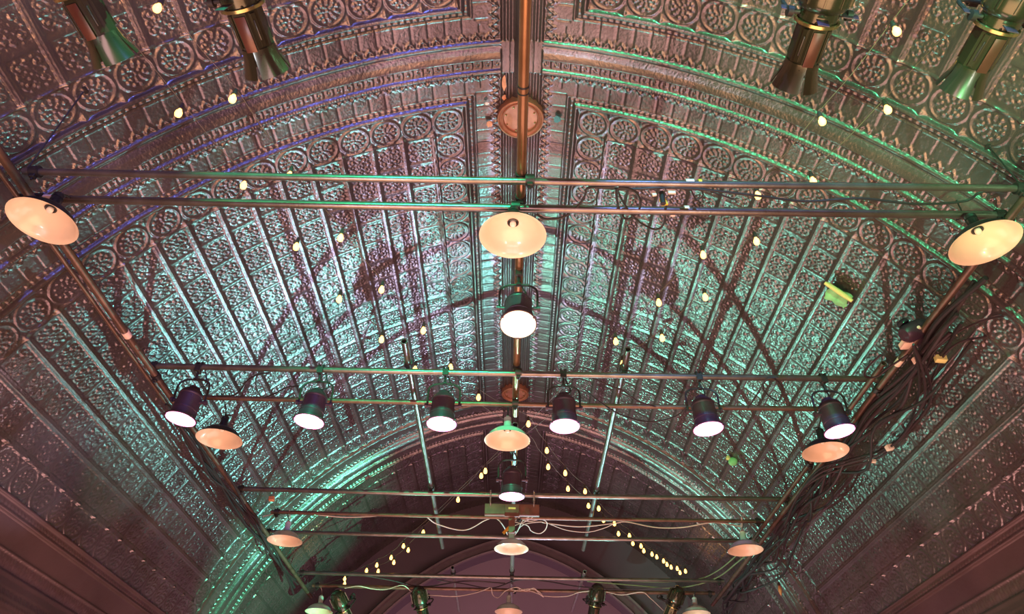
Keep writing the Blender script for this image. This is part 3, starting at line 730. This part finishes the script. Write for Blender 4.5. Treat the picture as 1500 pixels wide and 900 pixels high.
# black dimmer / projector on the right side pipe
def gadget():
    p = Vector((3.02, 4.52, PH-.02))
    t = thing('round_projector', 'black rounded projector head strapped to the right side pipe', 'projector', p)
    MB().lathe([(0, -.12), (.05, -.115), (.07, -.09), (.075, 0), (.07, .07), (.05, .10), (.0, .11)], 24, Matrix.Rotation(1.1, 4, 'Y')).build('head', M['can'], t)
    MB().lathe([(0, .02), (.035, .015), (.045, 0), (.045, -.02), (0, -.02)], 20, Matrix.Translation((-.09, -.02, .055)) @ Matrix.Rotation(-.5, 4, 'Y')).build('lens', M['glass'], t)
    MB().box((.09, .05, -.07), (.10, .12, .09)).build('base', M['can'], t)
    m = MB(); m.tube([(-.02, -.08, -.03), (.06, .0, -.02), (.12, .06, -.03)], .012, 8); m.build('strap', M['white_tape'], t)
gadget()
for (px, py, H, lab, mt, d) in ((1327, 504, 3.26, 'pale tape wrap on the right side pipe below the black projector', 'white_tape', (.07, .09, .05)),
                            (1345, 528, 3.2, 'small pink cloth tag among the cables below the black projector', 'white_tape', (.08, .04, .05)),
                            (1378, 526, 3.2, 'pale yellow cloth tag right of the black projector', 'yellow_tube', (.08, .05, .05)),
                            (1303, 656, 3.05, 'pink tag on the cable bundle right of the rightmost can', 'white_tape', (.06, .05, .05)),
                            (1278, 676, 3.05, 'small pale clip below the pink tag on the right bundle', 'white_tape', (.06, .03, .03)),
                            (398, 731, 3.30, 'small red capped clip under the pipe, left of the wooden plank', 'copper', (.06, .05, .05)),
                            (958, 284, 3.31, 'pale pink tape tab left of the yellow tag under the front pipe', 'white_tape', (.025, .012, .035)),
                            (984, 281, 3.31, 'larger white tape tab right of the yellow tag under the front pipe', 'white_tape', (.045, .012, .035)),
                            (972, 296, 3.29, 'small bright yellow tag hanging under the front pipe', 'yellow_tape', (.04, .012, .055)),
                            (985, 313, 3.34, 'white tape tab on the pipe below the yellow tag', 'white_tape', (.028, .012, .045)),
                            (549, 720, 3.40, 'small white clip on the pipe left of the wooden plank', 'hot_white', (.05, .05, .03))):
    o = MB().box((0, 0, 0), d, Matrix.Rotation(random.uniform(-.25, .25), 4, 'Y')).build('cable_tag', M[mt], loc=atH(px, py, H)); tag(o, lab, 'tag')
o = MB().tube([(0, 0, 0), (0, 0, -.10)], .016, 10).build('cable_plug', M['black_cable'], loc=atH(969, 282, 3.34)); tag(o, 'black cable plug above the small yellow tag on the front pipe', 'plug')
# green-lit sheet with a yellow tube stuck to the vault
p, nrm = on_vault(1232, 430, .05)
def frame_at(p, nrm, spin=0):
    z = nrm; x = Vector((0, 1, 0)); y = z.cross(x).normalized(); m = Matrix(((x.x, y.x, z.x, p.x), (x.y, y.y, z.y, p.y), (x.z, y.z, z.z, p.z), (0, 0, 0, 1)))
    return m @ Matrix.Rotation(spin, 4, 'Z')
fm = frame_at(p, nrm, 0)
t = thing('paper_patch', 'crumpled green-lit sheet with a yellow tube stuck high on the right of the vault', 'paper', p)
t.matrix_world = fm
vs = []; fs = []; rr = random.Random(3); N = 9
for k in range(2):
    for i in range(N):
        for j in range(N):
            u, v = i/(N-1)-.5, j/(N-1)-.5
            e = 1+.10*math.sin(9*v)*abs(u)
            vs.append((u*.19*e, v*.20*(1+.1*math.sin(11*u)), .012*math.sin(7*u+3*v)+.008*math.sin(13*v)+(.004 if k else 0)))
for i in range(N-1):
    for j in range(N-1):
        a = i*N+j; fs.append((a, a+1, a+N+1, a+N)); q = a+N*N; fs.append((q, q+N, q+N+1, q+1))
MB().add(vs, fs).build('sheet', M['green_paper'], t)
MB().tube([(-.085, -.12, .03), (-.088, .0, .035), (-.085, .11, .03)], [.020, .022, .020], 16, hollow=True).build('tube', M['yellow_tube'], t)
p, nrm = on_vault(1077, 673, .05)
t = thing('deflated_balloon', 'small shiny green deflated balloon on the vault, left of the orange lamp', 'balloon', p)
MB().lathe([(0, -.06), (.03, -.05), (.055, -.01), (.05, .03), (.02, .06), (.008, .075), (.014, .09), (0, .09)], 16, Matrix.Rotation(.9, 4, 'Y') @ Matrix.Scale(.7, 4, (0, 1, 0))).build('skin', M['green_paper'], t)
MB().lathe([(0, -.03), (.025, -.02), (.03, .0), (.015, .03), (0, .04)], 12, Matrix.Translation((-.05, 0, .05))).build('knot', M['yellow_tube'], t)
# bare patches by the copper disc
for (px, py, w, h, mt, lab) in ((738, 118, .035, .14, 'copper', 'tall bare copper patch just above the copper disc'), (738, 139, .035, .05, 'copper', 'small bare copper patch between the tall patch and the disc'),
                           (716, 178, .05, .07, 'copper', 'bright orange chip left of the copper disc'), (712, 148, .04, .035, 'hot_white', 'small pale chip up left of the copper disc'),
                           (817, 171, .07, .07, 'teal_patch', 'dark teal hole right of the copper disc')):
    p, nrm = on_vault(px, py, .035)
    vs = []; rr = random.Random(px); K = 11
    for z in (0, .006):
        for k in range(K):
            a = 2*PI*k/K; f = .5*(1+.25*rr.uniform(-1, 1)); vs.append((h*f*math.cos(a), w*f*math.sin(a), z))
    fs = [tuple(range(K-1, -1, -1)), tuple(K+k for k in range(K))]+[(k, (k+1) % K, K+(k+1) % K, K+k) for k in range(K)]
    o = MB().add(vs, fs).build('bare_patch', M[mt]); o.matrix_world = frame_at(p, nrm); tag(o, lab, 'patch')
# porcelain lamp holder at far right, orange candle bulb
t = thing('candle_bulb', 'orange candle-shaped bulb hanging near the right wall at the bottom', 'bulb', atH(1142, 862, 2.95))
MB().lathe([(0, .07), (.016, .065), (.018, .03), (.012, .028)], 12).build('socket', M['socket'], t)
MB().lathe([(.012, .03), (.022, .0), (.024, -.03), (.014, -.07), (0, -.10)], 14).build('bulb', M['copper'], t)
MB().tube([(0, 0, .07), (.01, .0, .2), (.03, .02, .42)], .004, 6).build('cord', M['black_cable'], t)

# ------------------------------------------------------------------ lights
def light(kind, name, loc, target, power, col, **kw):
    l = bpy.data.lights.new(name, kind); l.energy = power; l.color = col
    o = bpy.data.objects.new(name, l); C.objects.link(o); o.location = loc
    d = Vector(target)-Vector(loc); o.rotation_euler = d.to_track_quat('-Z', 'Y').to_euler()
    if kind == 'SPOT': l.spot_size = math.radians(kw.get('size', 60)); l.spot_blend = kw.get('blend', .3); l.shadow_soft_size = kw.get('r', .08)
    if kind == 'AREA': l.shape = 'RECTANGLE'; l.size = kw.get('sx', 2); l.size_y = kw.get('sy', 2)
    if kind == 'POINT': l.shadow_soft_size = kw.get('r', .1)
    return o
# area lamps added as fill, standing in for light bounced off the floor
WARM = (1, .50, .27)
light('AREA', 'floor_fill', (0, 3.0, .25), (0, 3.1, 9), 270, WARM, sx=5, sy=3)
light('AREA', 'floor_fill', (0, 8.5, .25), (0, 8.4, 9), 210, (1, .52, .48), sx=5, sy=3.5)
light('AREA', 'rear_fill', (0, -1.8, .25), (0, -.5, 9), 200, (1, .52, .58), sx=5, sy=1.6)
# unseen spots on added stands; some carry an added flag darkening the lower vault
def edge_pt(s0, y): x, z, _, _ = vault(np.array([s0])); return Vector((float(x[0]), y, float(z[0])))
def unseen_spot(loc, target, power, col, size, cut=None, lab='', blend=.4, r=.02):
    L = Vector(loc)
    light('SPOT', 'unseen_beam', loc, target, power, col, size=size, blend=blend, r=r)
    t = thing('unseen_floor_spotlight', lab, 'spotlight', (L.x, L.y, 0))
    d = (Vector(target)-L).normalized(); q = d.to_track_quat('Z', 'Y').to_matrix().to_4x4()
    rel = Vector((0, 0, L.z))
    MB().lathe([(0, -.34), (.07, -.33), (.10, -.28), (.10, -.10), (.106, -.10), (.106, -.085), (.095, -.085), (.09, -.2), (0, -.2)], 24, Matrix.Translation(rel) @ q).build('housing', M['can'], t)
    b = rel - d*.30
    MB().tube([(b.x, b.y, 0.03), (b.x, b.y, b.z-.02)], .018, 10).build('pole', M['can'], t)
    MB().lathe([(0, 0), (.22, 0), (.22, .015), (.03, .03), (0, .03)], 24, Matrix.Translation((b.x, b.y, 0))).build('base', M['can'], t)
    if cut:
        P1, P2 = edge_pt(*cut[0]), edge_pt(*cut[1])
        d1, d2 = (P1-L).normalized(), (P2-L).normalized()
        n = d1.cross(d2).normalized()
        if n.z > 0: n = -n                      # towards the part to be kept dark
        k = .24
        a, b2 = d1*k/ max(d1.dot(d), .3), d2*k/max(d2.dot(d), .3)
        a, b2 = a+(a-b2)*1.2, b2+(b2-a)*1.2
        off = (n-d*n.dot(d)).normalized()*.34
        vs = [a, b2, b2+off, a+off]; th = d*.004
        vs = [v+rel for v in vs]+[v+th+rel for v in vs]
        MB().add(vs, [(0, 1, 2, 3), (7, 6, 5, 4), (0, 4, 5, 1), (1, 5, 6, 2), (2, 6, 7, 3), (3, 7, 4, 0)]).build('beam_flag', M['can'], t, smooth=False)  # unseen plate added to cut the beam off the lower vault
unseen_spot((1.9, 12.0, 2.1), (-2.6, 6.4, 5.6), 640, (.27, 1, .92), 58, ((-4.3, 4), (-4.5, 10)), 'unseen floor spotlight standing at the right of the stage front')
unseen_spot((-1.9, 12.0, 2.1), (2.7, 6.6, 5.6), 480, (.26, 1, .74), 60, ((4.3, 4), (4.5, 10)), 'unseen floor spotlight standing at the left of the stage front')
unseen_spot((1.6, 10.3, .7), (-2.95, 10.4, 5.0), 2400, (.10, 1, .55), 35, None, 'unseen floor spotlight in the middle of the hall, turned to the far left vault', .6)
unseen_spot((-1.3, 7.2, .7), (2.8, 11.3, 5.4), 600, (.35, 1, .85), 32, None, 'unseen floor spotlight in the middle of the hall, turned to the far right vault', .6)
unseen_spot((1.8, 3.0, .6), on_vault(60, 690)[0], 900, (.55, .66, 1), 9, None, 'small added unseen floor spotlight with a narrow blue-white beam', .6)  # narrow beams added for streaks of light on the low vault
unseen_spot((.8, 4.4, .6), on_vault(185, 690)[0], 700, (.25, 1, .70), 11, None, 'small added unseen floor spotlight with a narrow green beam, turned left', .6)
unseen_spot((-.8, 4.4, .6), on_vault(1330, 700)[0], 500, (.25, 1, .72), 10, None, 'small added unseen floor spotlight with a narrow green beam, turned right', .6)
unseen_spot((1.4, -.8, .7), (3.0, 1.9, 6.0), 2000, (.26, 1, .40), 40, None, 'added unseen floor spotlight behind the viewer on the right', .5)
unseen_spot((1.9, 12.4, 1.0), on_vault(447, 797)[0], 420, (1, .45, .12), 8, None, 'small added unseen amber floor spotlight at the right of the stage front', .8)  # amber pair added for the orange patches of light on the vault
unseen_spot((-1.9, 12.4, 1.0), on_vault(1040, 800)[0], 650, (1, .38, .12), 8, None, 'small added unseen amber floor spotlight at the left of the stage front', .8)
unseen_spot((.6, 11.2, 1.6), (-.9, 5.6, 6.9), 420, (.62, .66, 1), 46, None, 'added unseen floor spotlight standing in the middle of the hall floor', .7)
unseen_spot((-1.9, 1.0, .8), (-1.3, 5.0, 7.0), 260, (.85, .88, 1), 66, ((-4.5, 2), (-4.5, 9)), 'added unseen floor spotlight standing near the viewer on the left', .8, .38)  # near pair added for white glints on the tin
unseen_spot((1.9, 1.0, .8), (1.6, 5.0, 7.0), 150, (1, .96, .85), 66, ((4.5, 2), (4.5, 9)), 'added unseen floor spotlight standing near the viewer on the right', .8, .38)
# coloured beams from the back of the hall, aimed forward over the pipes
BK = YB+.5
def back_spot(x, z, target, power, col, size, lab, blend=.4):
    L = Vector((x, BK, z)); d = (Vector(target)-L).normalized()
    light('SPOT', 'back_beam', L, target, power, col, size=size, blend=blend, r=.03)
    t = thing('wall_spotlight', lab, 'spotlight', L)
    q = d.to_track_quat('Z', 'Y').to_matrix().to_4x4()
    MB().lathe([(0, -.34), (.07, -.33), (.10, -.28), (.10, -.05), (.106, -.05), (.106, -.035), (.095, -.035), (.09, -.2), (0, -.2)], 24, q).build('housing', M['can'], t)
    MB().tube([-d*.3, (-d*.3).lerp(Vector((0, -.5, 0)), 1)], .015, 8).build('bracket', M['can'], t)
back_spot(-1.6, 5.6, (2.5, 3.7, 6.0), 1500, (.10, 1, .42), 46, 'green beamed spotlight on the back wall, outer left')
back_spot(1.6, 5.6, (-2.4, 3.6, 6.1), 800, (.16, .22, 1), 40, 'blue beamed spotlight on the back wall, outer right')
back_spot(-.9, 5.9, (-1.0, 3.2, 4.1), 4200, (.03, 1, .40), 27, 'green beamed spotlight on the back wall, inner left', .3)
back_spot(.9, 5.9, (1.5, 3.2, 4.0), 1500, (.20, .34, 1), 27, 'blue beamed spotlight on the back wall, inner right', .3)
light('AREA', 'stage_wash', (0, YE+1.2, .6), (0, YE+3.2, 4.2), 75, (1, .45, .75), sx=4, sy=.5)
for (x, y), _, _ in cans: light('SPOT', 'can_beam', (x, y-.02, PH-.58), (x, y-.3, 0), 60, (1, .72, .82), size=60, blend=.4, r=.07)
w = bpy.data.worlds.new('world'); bpy.context.scene.world = w; w.use_nodes = True
w.node_tree.nodes['Background'].inputs['Color'].default_value = (.01, .008, .01, 1)
sc = bpy.context.scene
sc.view_settings.view_transform = 'Standard'; sc.view_settings.look = 'None'; sc.view_settings.exposure = .32; sc.view_settings.gamma = 1
sc.view_settings.use_curve_mapping = False
sc.cycles.use_denoising = True
sc.cycles.sample_clamp_indirect = 4; sc.cycles.max_bounces = 5
